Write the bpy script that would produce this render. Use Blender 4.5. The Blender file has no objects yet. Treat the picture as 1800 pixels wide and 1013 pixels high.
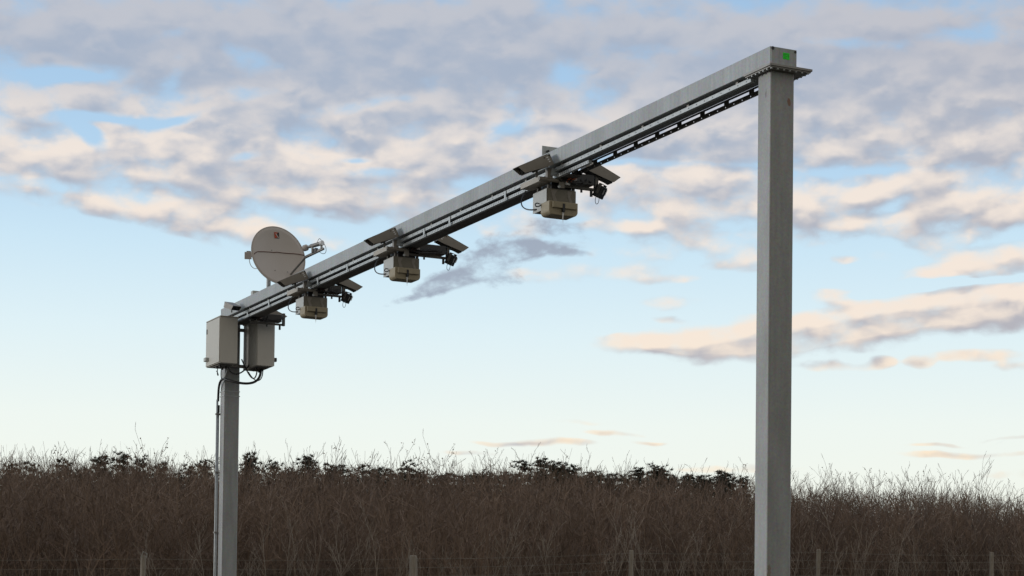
import bpy, math, random
import numpy as np
from mathutils import Vector, Matrix
R = math.radians
random.seed(7); rng = np.random.default_rng(11)
scene = bpy.context.scene
C = scene.collection

# ------------------------------------------------------------------ camera
EYE = 1.6
FOC = 3509.9 / 1800 * 36.0            # lens in mm on a 36 mm wide sensor
TILT, ROLL, PPY = 0.0295, 0.0117, 1039.4
ct, st, cr, sr = math.cos(TILT), math.sin(TILT), math.cos(ROLL), math.sin(ROLL)
c_right = Vector((cr, -st * sr, ct * sr))
c_up = Vector((-sr, -st * cr, ct * cr))
c_fwd = Vector((0, ct, st))
cam_d = bpy.data.cameras.new('camera'); cam = bpy.data.objects.new('camera', cam_d); C.objects.link(cam)
cam_d.sensor_width = 36.0; cam_d.lens = FOC
cam_d.shift_y = (PPY - 506.5) / 1800
cam_d.clip_end = 5000
M4 = Matrix((c_right, c_up, -c_fwd)).transposed().to_4x4()
M4.translation = (0, 0, EYE)
cam.matrix_world = M4
scene.camera = cam

def ray(px, py):
    return c_fwd + c_right * ((px - 900) / 3509.9) - c_up * ((py - PPY) / 3509.9)
def azel(px, py):
    r = ray(px, py)
    return math.atan2(r.x, r.y) * 35.1, math.atan2(r.z, math.hypot(r.x, r.y)) * 35.1

# ------------------------------------------------------------------ world: evening sky with broken cloud
SUN_AZ, SUN_EL = R(-82), R(9)         # sun low to the left (azimuth from +Y, negative = left)
w = bpy.data.worlds.new('World'); scene.world = w; w.use_nodes = True
nt = w.node_tree; nt.nodes.clear()
NN, LK = nt.nodes, nt.links
class E:
    def __init__(s, k): s.k = k
    def _b(s, o, op, rev=False):
        n = NN.new('ShaderNodeMath'); n.operation = op
        a, b = (o, s) if rev else (s, o)
        for i, q in enumerate((a, b)):
            if isinstance(q, E): LK.new(q.k, n.inputs[i])
            else: n.inputs[i].default_value = q
        return E(n.outputs[0])
    def __add__(s, o): return s._b(o, 'ADD')
    __radd__ = __add__
    def __sub__(s, o): return s._b(o, 'SUBTRACT')
    def __rsub__(s, o): return s._b(o, 'SUBTRACT', True)
    def __mul__(s, o): return s._b(o, 'MULTIPLY')
    __rmul__ = __mul__
    def __truediv__(s, o): return s._b(o, 'DIVIDE')
    def max(s, o): return s._b(o, 'MAXIMUM')
    def min(s, o): return s._b(o, 'MINIMUM')
def f1(op, a):
    n = NN.new('ShaderNodeMath'); n.operation = op; LK.new(a.k, n.inputs[0]); return E(n.outputs[0])
def sstep(a, lo, hi, o0=0.0, o1=1.0):
    n = NN.new('ShaderNodeMapRange'); n.interpolation_type = 'SMOOTHSTEP'
    LK.new(a.k, n.inputs['Value'])
    n.inputs['From Min'].default_value = lo; n.inputs['From Max'].default_value = hi
    n.inputs['To Min'].default_value = o0; n.inputs['To Max'].default_value = o1
    return E(n.outputs['Result'])
def xyz(a, b, c=0.0):
    n = NN.new('ShaderNodeCombineXYZ')
    for i, q in enumerate((a, b, c)):
        if isinstance(q, E): LK.new(q.k, n.inputs[i])
        else: n.inputs[i].default_value = q
    return E(n.outputs[0])
def noise(v, scale, detail, rough=0.5):
    n = NN.new('ShaderNodeTexNoise'); LK.new(v.k, n.inputs['Vector'])
    n.inputs['Scale'].default_value = scale; n.inputs['Detail'].default_value = detail
    n.inputs['Roughness'].default_value = rough
    return E(n.outputs['Fac'])
def lin(c):
    return tuple(((q / 255) / 12.92 if q / 255 <= .04045 else ((q / 255 + .055) / 1.055) ** 2.4) for q in c) + (1,)
def ramp(a, stops):
    n = NN.new('ShaderNodeValToRGB'); LK.new(a.k, n.inputs[0])
    cr_ = n.color_ramp
    while len(cr_.elements) > 1: cr_.elements.remove(cr_.elements[-1])
    cr_.elements[0].position = stops[0][0]; cr_.elements[0].color = lin(stops[0][1])
    for p, c in stops[1:]:
        e = cr_.elements.new(p); e.color = lin(c)
    return E(n.outputs[0])
def mix(f, a, b):
    n = NN.new('ShaderNodeMix'); n.data_type = 'RGBA'
    for i, q in ((0, f), (6, a), (7, b)):
        if isinstance(q, E): LK.new(q.k, n.inputs[i])
        else: n.inputs[i].default_value = q
    return E(n.outputs[2])

geo = NN.new('ShaderNodeTexCoord')
sep = NN.new('ShaderNodeSeparateXYZ'); LK.new(geo.outputs['Generated'], sep.inputs[0])
dx, dy, dz = (E(sep.outputs[i]) for i in range(3))
n = NN.new('ShaderNodeMath'); n.operation = 'ARCTAN2'; LK.new(dx.k, n.inputs[0]); LK.new(dy.k, n.inputs[1])
U = E(n.outputs[0]) * 35.1
V = f1('ARCSINE', dz) * 35.1

# warp breaks up the outlines of the cloud banks
wv = xyz(U * 0.55, V * 0.9, 3.1)
wu = (noise(wv, 1.0, 3) - 0.5) * 1.5
wv2 = xyz(U * 0.6, V * 1.0, 9.7)
wvv = (noise(wv2, 1.0, 3) - 0.5) * 0.85

# cloud banks: (x, y, half width, half height, rotation in degrees, weight); listed as seen, kept as azimuth / elevation
BANKS = [
 # top cover
 (120,60,230,60,0,.75),(360,95,200,75,0,.75),(560,60,200,60,0,.6),(700,110,190,95,0,.75),(980,60,260,70,0,.6),(870,150,120,60,0,.6),
 (1130,200,160,60,0,.5),(1180,265,260,55,0,.85),(1480,160,330,95,0,.9),(1720,170,220,80,0,.8),(1640,250,260,45,0,.8),(560,180,130,45,0,.5),
 (1300,70,200,50,0,.55),(1600,40,260,30,0,.4),
 # left cream banks
 (70,185,120,32,0,.7),(180,175,70,28,0,.5),(50,270,140,52,0,.95),(170,280,90,30,0,.6),(300,240,120,55,-12,.9),(430,215,110,48,-4,.95),(370,290,200,55,0,.85),(500,320,200,48,0,.85),
 (620,335,200,42,8,.9),(280,372,90,26,9,.7),(380,393,100,26,7,.7),(480,412,90,22,6,.5),(560,425,60,14,6,.3),(100,335,110,26,4,.5),(180,352,80,20,5,.45),(600,300,150,40,0,.4),
 (650,240,80,40,0,.6),(770,235,120,50,4,.95),(900,250,110,40,-8,.85),(960,230,80,28,0,.8),(900,300,90,30,0,.4),(690,290,120,30,0,.5),
 # middle right streaks
 (1160,330,140,34,0,.6),(1330,350,120,30,0,.4),(1450,400,120,26,0,.35),(1030,350,90,24,0,.3),(1300,420,110,20,0,.28),(1080,480,110,14,0,.22),(1650,440,90,14,0,.3),(1250,318,60,20,-8,.5),(1170,388,110,26,-3,.7),(1100,400,70,14,0,.5),(1270,380,70,16,0,.5),(1390,375,70,20,0,.6),
 (1440,345,110,28,-5,.7),(1560,335,80,22,-15,.85),(1690,330,120,34,-8,.8),(1750,360,110,26,0,.75),(1600,390,130,20,-5,.65),(1480,390,60,12,0,.5),(1640,415,70,14,0,.55),
 (1770,390,70,18,-8,.7),(1100,440,95,18,2,.6),(1290,450,60,18,15,.6),(1240,465,50,8,0,.3),(1190,490,60,7,-4,.3),(1490,452,25,6,0,.5),
 (1750,458,110,24,-8,.95),(1640,480,60,14,-8,.6),(920,400,60,24,0,.5),(930,490,50,12,0,.35),
 # long bank low on the right
 (1150,607,90,15,0,1.0),(1260,605,110,27,0,1.0),(1380,598,130,30,0,1.0),(1490,570,130,38,-6,1.05),(1620,550,130,31,-8,1.05),(1760,534,130,38,-4,1.05),
 (1460,520,45,13,0,.75),(1180,533,40,12,0,.7),(1190,564,50,6,3,.5),(1460,645,70,9,3,.7),(1555,638,22,11,0,.85),(1616,636,20,10,0,.8),(1720,622,90,9,0,.5),(1790,640,40,9,0,.6),
 # thin streaks over the wood
 (975,777,58,5,0,.75),(905,779,55,4,0,.6),(1070,762,42,4,2,.7),(1135,777,28,3,2,.6),(1000,745,60,4,0,.2),(1700,801,90,5,0,.62),(1640,786,45,3,0,.4),(1770,770,55,3,-5,.35),(1790,840,60,8,0,.35),(830,797,60,4,0,.4),(1300,822,90,5,0,.4),
]
GAPS = [  # clear rifts inside the banks
 (135,130,75,16,-8,.8),(300,65,40,12,-20,.3),(310,120,40,20,-40,.5),(195,208,130,10,-3,.7),(430,100,45,18,10,.55),(150,240,30,16,30,.9),(330,205,90,9,-16,.5),(640,190,110,13,-10,.6),(880,200,60,18,-60,.5),
 (430,278,24,8,0,.6),(640,278,26,6,0,.7),(690,300,90,10,0,.5),(1010,130,45,20,0,.4),(905,215,40,14,-30,.6),(1490,75,90,13,5,.7),(1250,90,80,14,0,.4),(1720,65,90,16,0,.4),(400,165,90,14,-8,.5),(90,325,90,9,3,.4),(270,350,40,10,10,.4),
 (1600,500,110,9,-8,.8),(1740,492,90,6,-4,.6),(1130,290,160,7,0,.4),(1500,300,140,9,0,.35),
]
WISPS = [ # darker shaded scud without sunlit tops
 (985,402,52,16,8,.8),(880,425,62,16,-18,.55),(920,445,95,15,-4,.95),(860,468,100,24,-22,.9),(775,500,66,18,-14,.85),(880,498,42,13,-10,.75),(710,528,55,7,-22,.35),(1008,448,30,6,5,.5),(1752,778,16,3,-20,.5),
]
def vdot(a, vec):
    n = NN.new('ShaderNodeVectorMath'); n.operation = 'DOT_PRODUCT'; LK.new(a.k, n.inputs[0]); n.inputs[1].default_value = vec
    return E(n.outputs['Value'])
def blobs(lst, uu, vv, widen=1.62):
    # every bank is max(0, 1 - q)^2 with q a rotated quadratic in (u, v), written as two dot products
    S2 = xyz(uu * uu, uu * vv, vv * vv); T2 = xyz(uu, vv, 1.0)
    s = None
    for (x, y, a, b, rot, wt) in lst:
        u0, v0 = azel(x, y); a, b = a / 100 * widen, b / 100 * widen
        c_, s_ = math.cos(R(-rot)), math.sin(R(-rot))
        A = c_ * c_ / a / a + s_ * s_ / b / b
        B = s_ * s_ / a / a + c_ * c_ / b / b
        D_ = c_ * s_ * (1 / a / a - 1 / b / b)
        t = (vdot(S2, (-A, -2 * D_, -B)) + vdot(T2, (2 * (A * u0 + D_ * v0), 2 * (B * v0 + D_ * u0), 1 - (A * u0 * u0 + B * v0 * v0 + 2 * D_ * u0 * v0)))).max(0.0)
        n = NN.new('ShaderNodeMath'); n.operation = 'MULTIPLY_ADD'
        t2 = t * t
        LK.new(t2.k, n.inputs[0]); n.inputs[1].default_value = wt * 1.42
        if s is None: n.inputs[2].default_value = 0
        else: LK.new(s.k, n.inputs[2])
        s = E(n.outputs[0])
    return s
UB, VB = U + wu * 0.40, V + wvv * 0.42
bank = blobs(BANKS, UB, VB).min(1.3)
gap = blobs(GAPS, UB, VB)
wisp = blobs(WISPS, UB, VB).min(1.2)
# general cover away from the framed part: cloud deck above, heavier behind the camera
behind = sstep(dy, 0.15, -0.55)
deck = sstep(V, 7.6, 10.2) * 0.50 + sstep(V, 11.5, 14.0) * 0.25 + behind * 0.25
w.cycles.sampling_method = 'MANUAL'; w.cycles.sample_map_resolution = 256
outside = sstep(U, 10.0, 14.0) * sstep(V, 3.0, 7.0) * 0.35
LX, LY = -0.10, 0.26                 # towards the light, in the sky's own plane
def fine(du, dv, det):
    a = noise(xyz((U + du) * 1.10 + wu * 0.5, (V + dv) * 1.95 + wvv * 0.5, 1.7), 1.0, det, 0.52)
    return a
fA = fine(0, 0, 7)
fB = fine(LX, LY, 4)
def voro(v, scale, smooth):
    n = NN.new('ShaderNodeTexVoronoi'); n.feature = 'SMOOTH_F1'; n.voronoi_dimensions = '2D'; LK.new(v.k, n.inputs['Vector'])
    n.inputs['Scale'].default_value = scale; n.inputs['Smoothness'].default_value = smooth
    return E(n.outputs['Distance'])
BU, BV = U + wu * 0.5 + (noise(xyz(U * 2.2, V * 3.4, 7.7), 1.0, 2) - 0.5) * 0.7, V * 1.7 + wvv * 0.6 + (noise(xyz(U * 2.2, V * 3.4, 2.2), 1.0, 2) - 0.5) * 0.9
bl0 = 0.5 - voro(xyz(BU, BV, 0.0), 1.25, 0.6)             # rounded heads of the cloudlets
bl1 = 0.5 - voro(xyz(BU + LX, BV + LY * 1.2, 0.0), 1.25, 0.6)
fC = noise(xyz(U * 2.4 + wu, V * 3.8 + wvv, 5.2), 1.0, 6, 0.62)
D = bank + deck + outside - gap * 1.25
dens = D - 0.06 + (fA - 0.5) * 2.5 + (fC - 0.5) * 0.9 + bl0 * 1.1
alpha = sstep(dens, -0.05, 1.45) * sstep(D, 0.0, 0.3)
# shading: how much cloud lies between here and the light
BIG = [q for q in BANKS if q[3] >= 11 and q[2] >= 40]
bank_here = blobs(BIG, UB, VB).min(1.5)
bank_up = blobs(BIG, UB + LX, VB + LY * 0.75).min(1.5)
relief = (bank_here - bank_up) * 1.0          # sunlit shoulders of the banks, shaded bases
puff = (fA - fB) * 1.6 + (fC - 0.5) * 0.75 + (bl0 - bl1) * 1.05
lit = sstep(relief + puff - sstep(dens, 0.7, 2.2) * 0.40, -0.88, 0.52)
topdim = sstep(V, 8.4, 10.2, 1.0, 0.30)
lit = (lit * topdim) * sstep(V, 1.0, 7.0, 1.0, 0.92)
rgt = sstep(U, 2.0, 9.0)
shade_c = mix(sstep(V, 5.0, 9.5), lin((186, 184, 190)), lin((168, 177, 194)))
shade_c = mix(rgt * 0.6, shade_c, lin((176, 175, 184)))
lit_c = mix(sstep(V, 3.0, 6.5), lin((254, 234, 206)), lin((251, 235, 220)))
cloud = mix(lit, shade_c, lit_c)
cloud = mix(behind, cloud, lin((174, 167, 154)))
clear = ramp(V / 12.0, [(0.0, (246, 242, 224)), (0.20, (249, 252, 241)), (0.33, (244, 252, 247)), (0.46, (228, 246, 252)), (0.58, (208, 235, 251)), (0.70, (184, 217, 244)), (0.85, (168, 203, 236)), (1.0, (160, 194, 228))])
clear = mix(behind, clear, lin((168, 166, 162)))
sky = NN.new('ShaderNodeTexSky'); sky.sky_type = 'NISHITA'; sky.sun_disc = False
sky.sun_elevation = SUN_EL; sky.sun_rotation = SUN_AZ; sky.dust_density = 1.5; sky.ozone_density = 1.2
STR = 0.12
def vscale(a, k):
    n = NN.new('ShaderNodeVectorMath'); n.operation = 'SCALE'; LK.new(a.k, n.inputs[0]); n.inputs['Scale'].default_value = k
    return E(n.outputs[0])
base = mix(0.93, E(sky.outputs[0]), vscale(clear, 1 / STR))
col = mix(alpha * sstep(V, 6.5, 9.5, 0.96, 0.86), base, vscale(cloud, 1 / STR))
wal = sstep(wisp * 0.85 + (fA - 0.5) * 2.4 + (fC - 0.5) * 2.0, 0.20, 1.25) * sstep(wisp, 0.0, 0.3)
col = mix(wal * 0.92, col, vscale(mix(fC, E(ramp(V, [(0, (160, 170, 185))]).k), lin((156, 166, 184))), 1 / STR))
# ground half of the world
col = mix(sstep(V, -0.6, 0.0), tuple(c / STR for c in (0.05, 0.047, 0.04)) + (1,), col)
bg = NN.new('ShaderNodeBackground'); bg.inputs['Strength'].default_value = STR
LK.new(col.k, bg.inputs['Color'])
wo = NN.new('ShaderNodeOutputWorld'); LK.new(bg.outputs[0], wo.inputs[0])

sl = bpy.data.lights.new('sun', 'SUN'); sun = bpy.data.objects.new('sun', sl); C.objects.link(sun)
sl.energy = 0.9; sl.angle = R(12); sl.color = (1.0, 0.985, 0.97)
sd = Vector((math.sin(SUN_AZ) * math.cos(SUN_EL), math.cos(SUN_AZ) * math.cos(SUN_EL), math.sin(SUN_EL)))
sun.rotation_euler = sd.to_track_quat('Z', 'Y').to_euler()
scene.view_settings.view_transform = 'Standard'; scene.view_settings.look = 'None'
scene.view_settings.exposure = 0; scene.view_settings.gamma = 1; scene.view_settings.use_curve_mapping = False

# ------------------------------------------------------------------ frames, builders
TH = 0.4549
OX, OY = 2.3988, 18.8505
ZT = 5.7804 + EYE                     # top of the crossbeam above the road
cth, sth = math.cos(TH), math.sin(TH)
def G(a, l, z):                       # gantry frame (across beam, along beam, height over road) -> world
    return Vector((OX + a * cth - l * sth, OY + a * sth + l * cth, z))
def unG(x, y):
    x -= OX; y -= OY
    return x * cth + y * sth, -x * sth + y * cth
def sub(t, a, b):
    t = min(1, max(0, (t - a) / (b - a))); return t * t * (3 - 2 * t)
def ground(x, y):
    a, l = unG(x, y)
    up = sub(l, 17.7, 21.0)
    return up * (2.25 + 0.035 * min(60, max(-35, a))) + min(1.2, max(0, l - 24) * 0.012) * up

def tag(o, label=None, cat=None, group=None, kind=None):
    if label: o['label'] = label
    if cat: o['category'] = cat
    if group: o['group'] = group
    if kind: o['kind'] = kind
    return o
class MB:
    def __init__(s): s.v = []; s.f = []; s.m = []; s.cm = 0
    def add(s, vs, fs):
        n = len(s.v); s.v += [tuple(p) for p in vs]; s.f += [tuple(i + n for i in f) for f in fs]; s.m += [s.cm] * len(fs); return s
    def box(s, x0, x1, y0, y1, z0, z1):
        return s.add([(x0,y0,z0),(x1,y0,z0),(x1,y1,z0),(x0,y1,z0),(x0,y0,z1),(x1,y0,z1),(x1,y1,z1),(x0,y1,z1)],
                     [(0,3,2,1),(4,5,6,7),(0,1,5,4),(1,2,6,5),(2,3,7,6),(3,0,4,7)])
    def obox(s, c, ax, ay, az, hx, hy, hz):
        c, ax, ay, az = Vector(c), Vector(ax).normalized(), Vector(ay).normalized(), Vector(az).normalized()
        P = [c + ax * (i * hx) + ay * (j * hy) + az * (k * hz) for k in (-1, 1) for i, j in ((-1,-1),(1,-1),(1,1),(-1,1))]
        return s.add(P, [(0,3,2,1),(4,5,6,7),(0,1,5,4),(1,2,6,5),(2,3,7,6),(3,0,4,7)])
    def bar(s, p, q, r, n=8, r2=None):
        p, q = Vector(p), Vector(q); d = (q - p).normalized()
        u = d.orthogonal().normalized(); w_ = d.cross(u); r2 = r if r2 is None else r2
        P = [p + (u * math.cos(2*math.pi*i/n) + w_ * math.sin(2*math.pi*i/n)) * r for i in range(n)] + \
            [q + (u * math.cos(2*math.pi*i/n) + w_ * math.sin(2*math.pi*i/n)) * r2 for i in range(n)]
        return s.add(P, [(i, (i+1) % n, n + (i+1) % n, n + i) for i in range(n)] + [tuple(range(n-1, -1, -1)), tuple(range(n, 2*n))])
    def tube(s, pts, r, n=8, r1=None):
        pts = [Vector(p) for p in pts]; k = len(pts); P = []
        u = None
        for i, p in enumerate(pts):
            d = (pts[min(i+1, k-1)] - pts[max(i-1, 0)]).normalized()
            u = d.orthogonal().normalized() if u is None else (u - d * u.dot(d)).normalized()
            w_ = d.cross(u); rr = r if r1 is None else r + (r1 - r) * i / (k - 1)
            P += [p + (u * math.cos(2*math.pi*j/n) + w_ * math.sin(2*math.pi*j/n)) * rr for j in range(n)]
        F = [(i*n + j, i*n + (j+1) % n, (i+1)*n + (j+1) % n, (i+1)*n + j) for i in range(k-1) for j in range(n)]
        return s.add(P, F + [tuple(range(n-1, -1, -1)), tuple(range((k-1)*n, k*n))])
    def prism(s, poly, o, ax, ay, n, t):      # 2-D outline in axes ax, ay at o, thickness t along n
        o, ax, ay, n = Vector(o), Vector(ax), Vector(ay), Vector(n); k = len(poly)
        P = [o + ax * a + ay * b for a, b in poly] + [o + ax * a + ay * b + n * t for a, b in poly]
        return s.add(P, [tuple(range(k-1, -1, -1)), tuple(range(k, 2*k))] + [(i, (i+1) % k, k + (i+1) % k, k + i) for i in range(k)])
    def build(s, name, mats, parent=None, bevel=0, seg=2, smooth=False):
        me = bpy.data.meshes.new(name); me.from_pydata(s.v, [], s.f)
        for m_ in (mats if isinstance(mats, (list, tuple)) else [mats]): me.materials.append(m_)
        me.polygons.foreach_set('material_index', s.m)
        import bmesh
        bm = bmesh.new(); bm.from_mesh(me); bmesh.ops.recalc_face_normals(bm, faces=bm.faces); bm.to_mesh(me); bm.free()
        o = bpy.data.objects.new(name, me); C.objects.link(o)
        if smooth: me.polygons.foreach_set('use_smooth', [True] * len(me.polygons))
        if bevel:
            me.polygons.foreach_set('use_smooth', [True] * len(me.polygons))
            b = o.modifiers.new('bevel', 'BEVEL'); b.width = bevel; b.segments = seg; b.harden_normals = True; b.limit_method = 'ANGLE'
        if parent is not None:
            o.parent = parent
        return o
def bez(p0, p1, p2, p3, n=10):
    p0, p1, p2, p3 = map(Vector, (p0, p1, p2, p3))
    return [p0*(1-t)**3 + p1*3*t*(1-t)**2 + p2*3*t*t*(1-t) + p3*t**3 for t in [i/n for i in range(n+1)]]
def thing(name, a, l, z, label, cat, group=None):     # z relative to the beam top; children use the gantry axes
    o = bpy.data.objects.new(name, None); C.objects.link(o); o.empty_display_size = .1
    o.location = G(a, l, z + ZT); o.rotation_euler = (0, 0, TH)
    return tag(o, label, cat, group)

# ------------------------------------------------------------------ materials
def material(name, c1, c2=None, scale=4.0, stretch=(1,1,1), rough=0.6, metal=0.0, bump=0.0, detail=5, rr=0.1, extra=None):
    m = bpy.data.materials.new(name); m.use_nodes = True
    t = m.node_tree; b = t.nodes['Principled BSDF']
    tc = t.nodes.new('ShaderNodeTexCoord'); mp = t.nodes.new('ShaderNodeMapping'); mp.inputs['Scale'].default_value = stretch
    t.links.new(tc.outputs['Object'], mp.inputs[0])
    nz = t.nodes.new('ShaderNodeTexNoise'); nz.inputs['Scale'].default_value = scale; nz.inputs['Detail'].default_value = detail
    t.links.new(mp.outputs[0], nz.inputs['Vector'])
    cr_ = t.nodes.new('ShaderNodeValToRGB'); e = cr_.color_ramp.elements
    e[0].position = .32; e[1].position = .68
    e[0].color = tuple(c1) + (1,); e[1].color = tuple(c2 or c1) + (1,)
    t.links.new(nz.outputs['Fac'], cr_.inputs[0]); out = cr_.outputs[0]
    if extra: out = extra(t, tc, out)
    t.links.new(out, b.inputs['Base Color'])
    b.inputs['Metallic'].default_value = metal
    mr = t.nodes.new('ShaderNodeMapRange'); t.links.new(nz.outputs['Fac'], mr.inputs[0])
    mr.inputs['To Min'].default_value = max(0.02, rough - rr); mr.inputs['To Max'].default_value = min(1, rough + rr)
    t.links.new(mr.outputs[0], b.inputs['Roughness'])
    if bump:
        bp = t.nodes.new('ShaderNodeBump'); bp.inputs['Strength'].default_value = bump; bp.inputs['Distance'].default_value = 0.01
        t.links.new(nz.outputs['Fac'], bp.inputs['Height']); t.links.new(bp.outputs[0], b.inputs['Normal'])
    return m
def spangle(extra_spots=()):
    def ex(t, tc, out):              # zinc spangle plus a few rust and dirt marks fixed to the steel
        v = t.nodes.new('ShaderNodeTexVoronoi'); v.inputs['Scale'].default_value = 55; t.links.new(tc.outputs['Object'], v.inputs['Vector'])
        mx = t.nodes.new('ShaderNodeMix'); mx.data_type = 'RGBA'; mx.blend_type = 'OVERLAY'; mx.inputs[0].default_value = 0.10
        t.links.new(out, mx.inputs[6]); t.links.new(v.outputs['Color'], mx.inputs[7]); out = mx.outputs[2]
        big = t.nodes.new('ShaderNodeTexNoise'); big.inputs['Scale'].default_value = 1.1; big.inputs['Detail'].default_value = 6
        mp = t.nodes.new('ShaderNodeMapping'); mp.inputs['Scale'].default_value = (2.2, 2.2, .8)
        t.links.new(tc.outputs['Object'], mp.inputs[0]); t.links.new(mp.outputs[0], big.inputs['Vector'])
        cr_ = t.nodes.new('ShaderNodeValToRGB'); e = cr_.color_ramp.elements
        e[0].position = .3; e[0].color = (.80, .81, .81, 1); e[1].position = .72; e[1].color = (1.06, 1.08, 1.10, 1)
        t.links.new(big.outputs['Fac'], cr_.inputs[0])
        mu = t.nodes.new('ShaderNodeMix'); mu.data_type = 'RGBA'; mu.blend_type = 'MULTIPLY'; mu.inputs[0].default_value = 1
        t.links.new(out, mu.inputs[6]); t.links.new(cr_.outputs[0], mu.inputs[7]); out = mu.outputs[2]
        for (p, s, c, k) in extra_spots:
            mp = t.nodes.new('ShaderNodeMapping'); mp.vector_type = 'TEXTURE'; mp.inputs['Location'].default_value = p; mp.inputs['Scale'].default_value = s
            nn = t.nodes.new('ShaderNodeTexNoise'); nn.inputs['Scale'].default_value = 40
            t.links.new(tc.outputs['Object'], nn.inputs['Vector'])
            t.links.new(tc.outputs['Object'], mp.inputs[0])
            g = t.nodes.new('ShaderNodeTexGradient'); g.gradient_type = 'SPHERICAL'; t.links.new(mp.outputs[0], g.inputs[0])
            ad = t.nodes.new('ShaderNodeMath'); ad.operation = 'MULTIPLY_ADD'; t.links.new(nn.outputs['Fac'], ad.inputs[0]); ad.inputs[1].default_value = 1.1
            t.links.new(g.outputs['Fac'], ad.inputs[2])
            mr = t.nodes.new('ShaderNodeMapRange'); mr.inputs['From Min'].default_value = .92; mr.inputs['From Max'].default_value = 1.12; mr.inputs['To Max'].default_value = k
            t.links.new(ad.outputs[0], mr.inputs[0])
            mx = t.nodes.new('ShaderNodeMix'); mx.data_type = 'RGBA'; t.links.new(mr.outputs[0], mx.inputs[0]); t.links.new(out, mx.inputs[6])
            mx.inputs[7].default_value = c + (1,); out = mx.outputs[2]
        return out
    return ex
steel_beam = material('galvanised_beam', (.34,.355,.36), (.44,.455,.46), 9, (2.6,2.6,.12), .5, .12, .05, extra=spangle())
steel_post = material('galvanised_post', (.315,.318,.312), (.385,.388,.382), 5, (3,3,.35), .55, .12, .08,
    extra=spangle([((.255,.05,-.50),(.03,.12,.075),(.23,.10,.045),.8), ((.045,.14,-.42),(.02,.02,.07),(.07,.06,.06),.8), ((.07,.055,-5.03),(.035,.03,.16),(.20,.15,.10),.7)]))
steel_rail = material('galvanised_rail', (.40,.43,.44), (.54,.57,.58), 20, (1,1,1), .45, .25)
steel_plate = material('galvanised_plate', (.24,.23,.22), (.34,.33,.31), 12, (1,1,1), .55, .4)
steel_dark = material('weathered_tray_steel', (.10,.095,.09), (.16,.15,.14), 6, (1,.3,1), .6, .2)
black = material('black_rubber', (.015,.015,.017), (.03,.03,.032), 10, rough=.5)
black_plastic = material('black_plastic', (.02,.02,.022), (.035,.035,.038), 10, rough=.4)
cab_paint = material('greige_cabinet_paint', (.56,.535,.48), (.62,.595,.54), 2.5, (1,1,.5), .45)
hood_paint = material('taupe_hood_paint', (.245,.22,.19), (.285,.26,.225), 6, rough=.5)
shelf_paint = material('beige_shelf_paint', (.42,.38,.32), (.50,.45,.38), 8, rough=.5)
box_paint = material('khaki_housing_paint', (.17,.155,.12), (.21,.19,.15), 5, rough=.5)
cover_paint = material('khaki_cover_paint', (.34,.29,.19), (.40,.34,.23), 5, rough=.55)
pale_panel = material('pale_panel_paint', (.50,.51,.49), (.58,.59,.57), 5, rough=.45)
dish_paint = material('warm_grey_dish_paint', (.54,.49,.45), (.58,.53,.49), 3, rough=.6)
seam_mat = material('brown_seam', (.12,.055,.04), (.17,.08,.06), 20, rough=.7)
orange = material('orange_cable_sleeve', (.45,.10,.04), (.55,.14,.06), 20, rough=.5)
white_p = material('white_plastic', (.78,.78,.78), (.82,.82,.82), 8, rough=.4)
glass_dark = material('dark_glass', (.01,.011,.013), None, rough=.08, rr=.02)
green = material('green_sticker', (.01,.80,.02), (.015,.88,.03), 30, rough=.6)
green_dk = material('dark_green_print', (.02,.28,.02), None, rough=.6)
red_p = material('red_emblem', (.45,.07,.03), (.55,.09,.04), 30, rough=.6)

# ------------------------------------------------------------------ ground, road
def grid_coords(fine0, fine1, step, far):
    a = list(np.arange(fine0, fine1 + 1e-6, step)); k = step
    lo, hi = [fine0], [fine1]
    while hi[-1] < far: k *= 1.5; hi.append(hi[-1] + k); lo.append(lo[-1] - k)
    return sorted(set(lo[1:] + a + hi[1:]))
ga, gl = grid_coords(-60, 70, 2.0, 2500), sorted(set([round(v_, 3) for v_ in grid_coords(15, 70, 0.6, 2500)]))
vs = []; fs = []
for l in gl:
    for a in ga:
        p = G(a, l, 0); h = ground(p.x, p.y)
        h += (0.05 * math.sin(a * 1.7 + l * 2.3) + 0.04 * math.sin(a * .63 - l * 1.1)) * sub(l, 18.3, 20.5)
        vs.append((p.x, p.y, h))
na = len(ga)
fs = [(i*na+j, i*na+j+1, (i+1)*na+j+1, (i+1)*na+j) for i in range(len(gl)-1) for j in range(na-1)]
soil = material('dry_grass_soil', (.055,.045,.025), (.12,.10,.055), 1.3, rough=.95, bump=.4, detail=8)
me = bpy.data.meshes.new('ground'); me.from_pydata(vs, [], fs); me.materials.append(soil)
go = bpy.data.objects.new('ground', me); C.objects.link(go); tag(go, kind='structure')
asphalt = material('asphalt', (.04,.04,.042), (.06,.06,.062), 14, rough=.85, bump=.2, detail=8)
paint = material('road_paint', (.70,.70,.68), (.78,.78,.76), 9, rough=.6)
def gsheet(name, a0, a1, l0, l1, z, m, kind='structure'):
    P = [G(a0, l0, z), G(a1, l0, z), G(a1, l1, z), G(a0, l1, z)]
    me = bpy.data.meshes.new(name); me.from_pydata(P, [], [(0,1,2,3)]); me.materials.append(m)
    o = bpy.data.objects.new(name, me); C.objects.link(o); tag(o, kind=kind); return o
gsheet('road', -400, 400, 1.4, 15.9, .006, asphalt)
mb = MB()
for l in (2.4, 14.9):
    mb.add([G(-400, l-.1, .011), G(400, l-.1, .011), G(400, l+.1, .011), G(-400, l+.1, .011)], [(0,1,2,3)])
for l in (6.8, 10.95):
    for a in np.arange(-120, 120, 12):
        mb.add([G(a, l-.07, .011), G(a+3, l-.07, .011), G(a+3, l+.07, .011), G(a, l+.07, .011)], [(0,1,2,3)])
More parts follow.
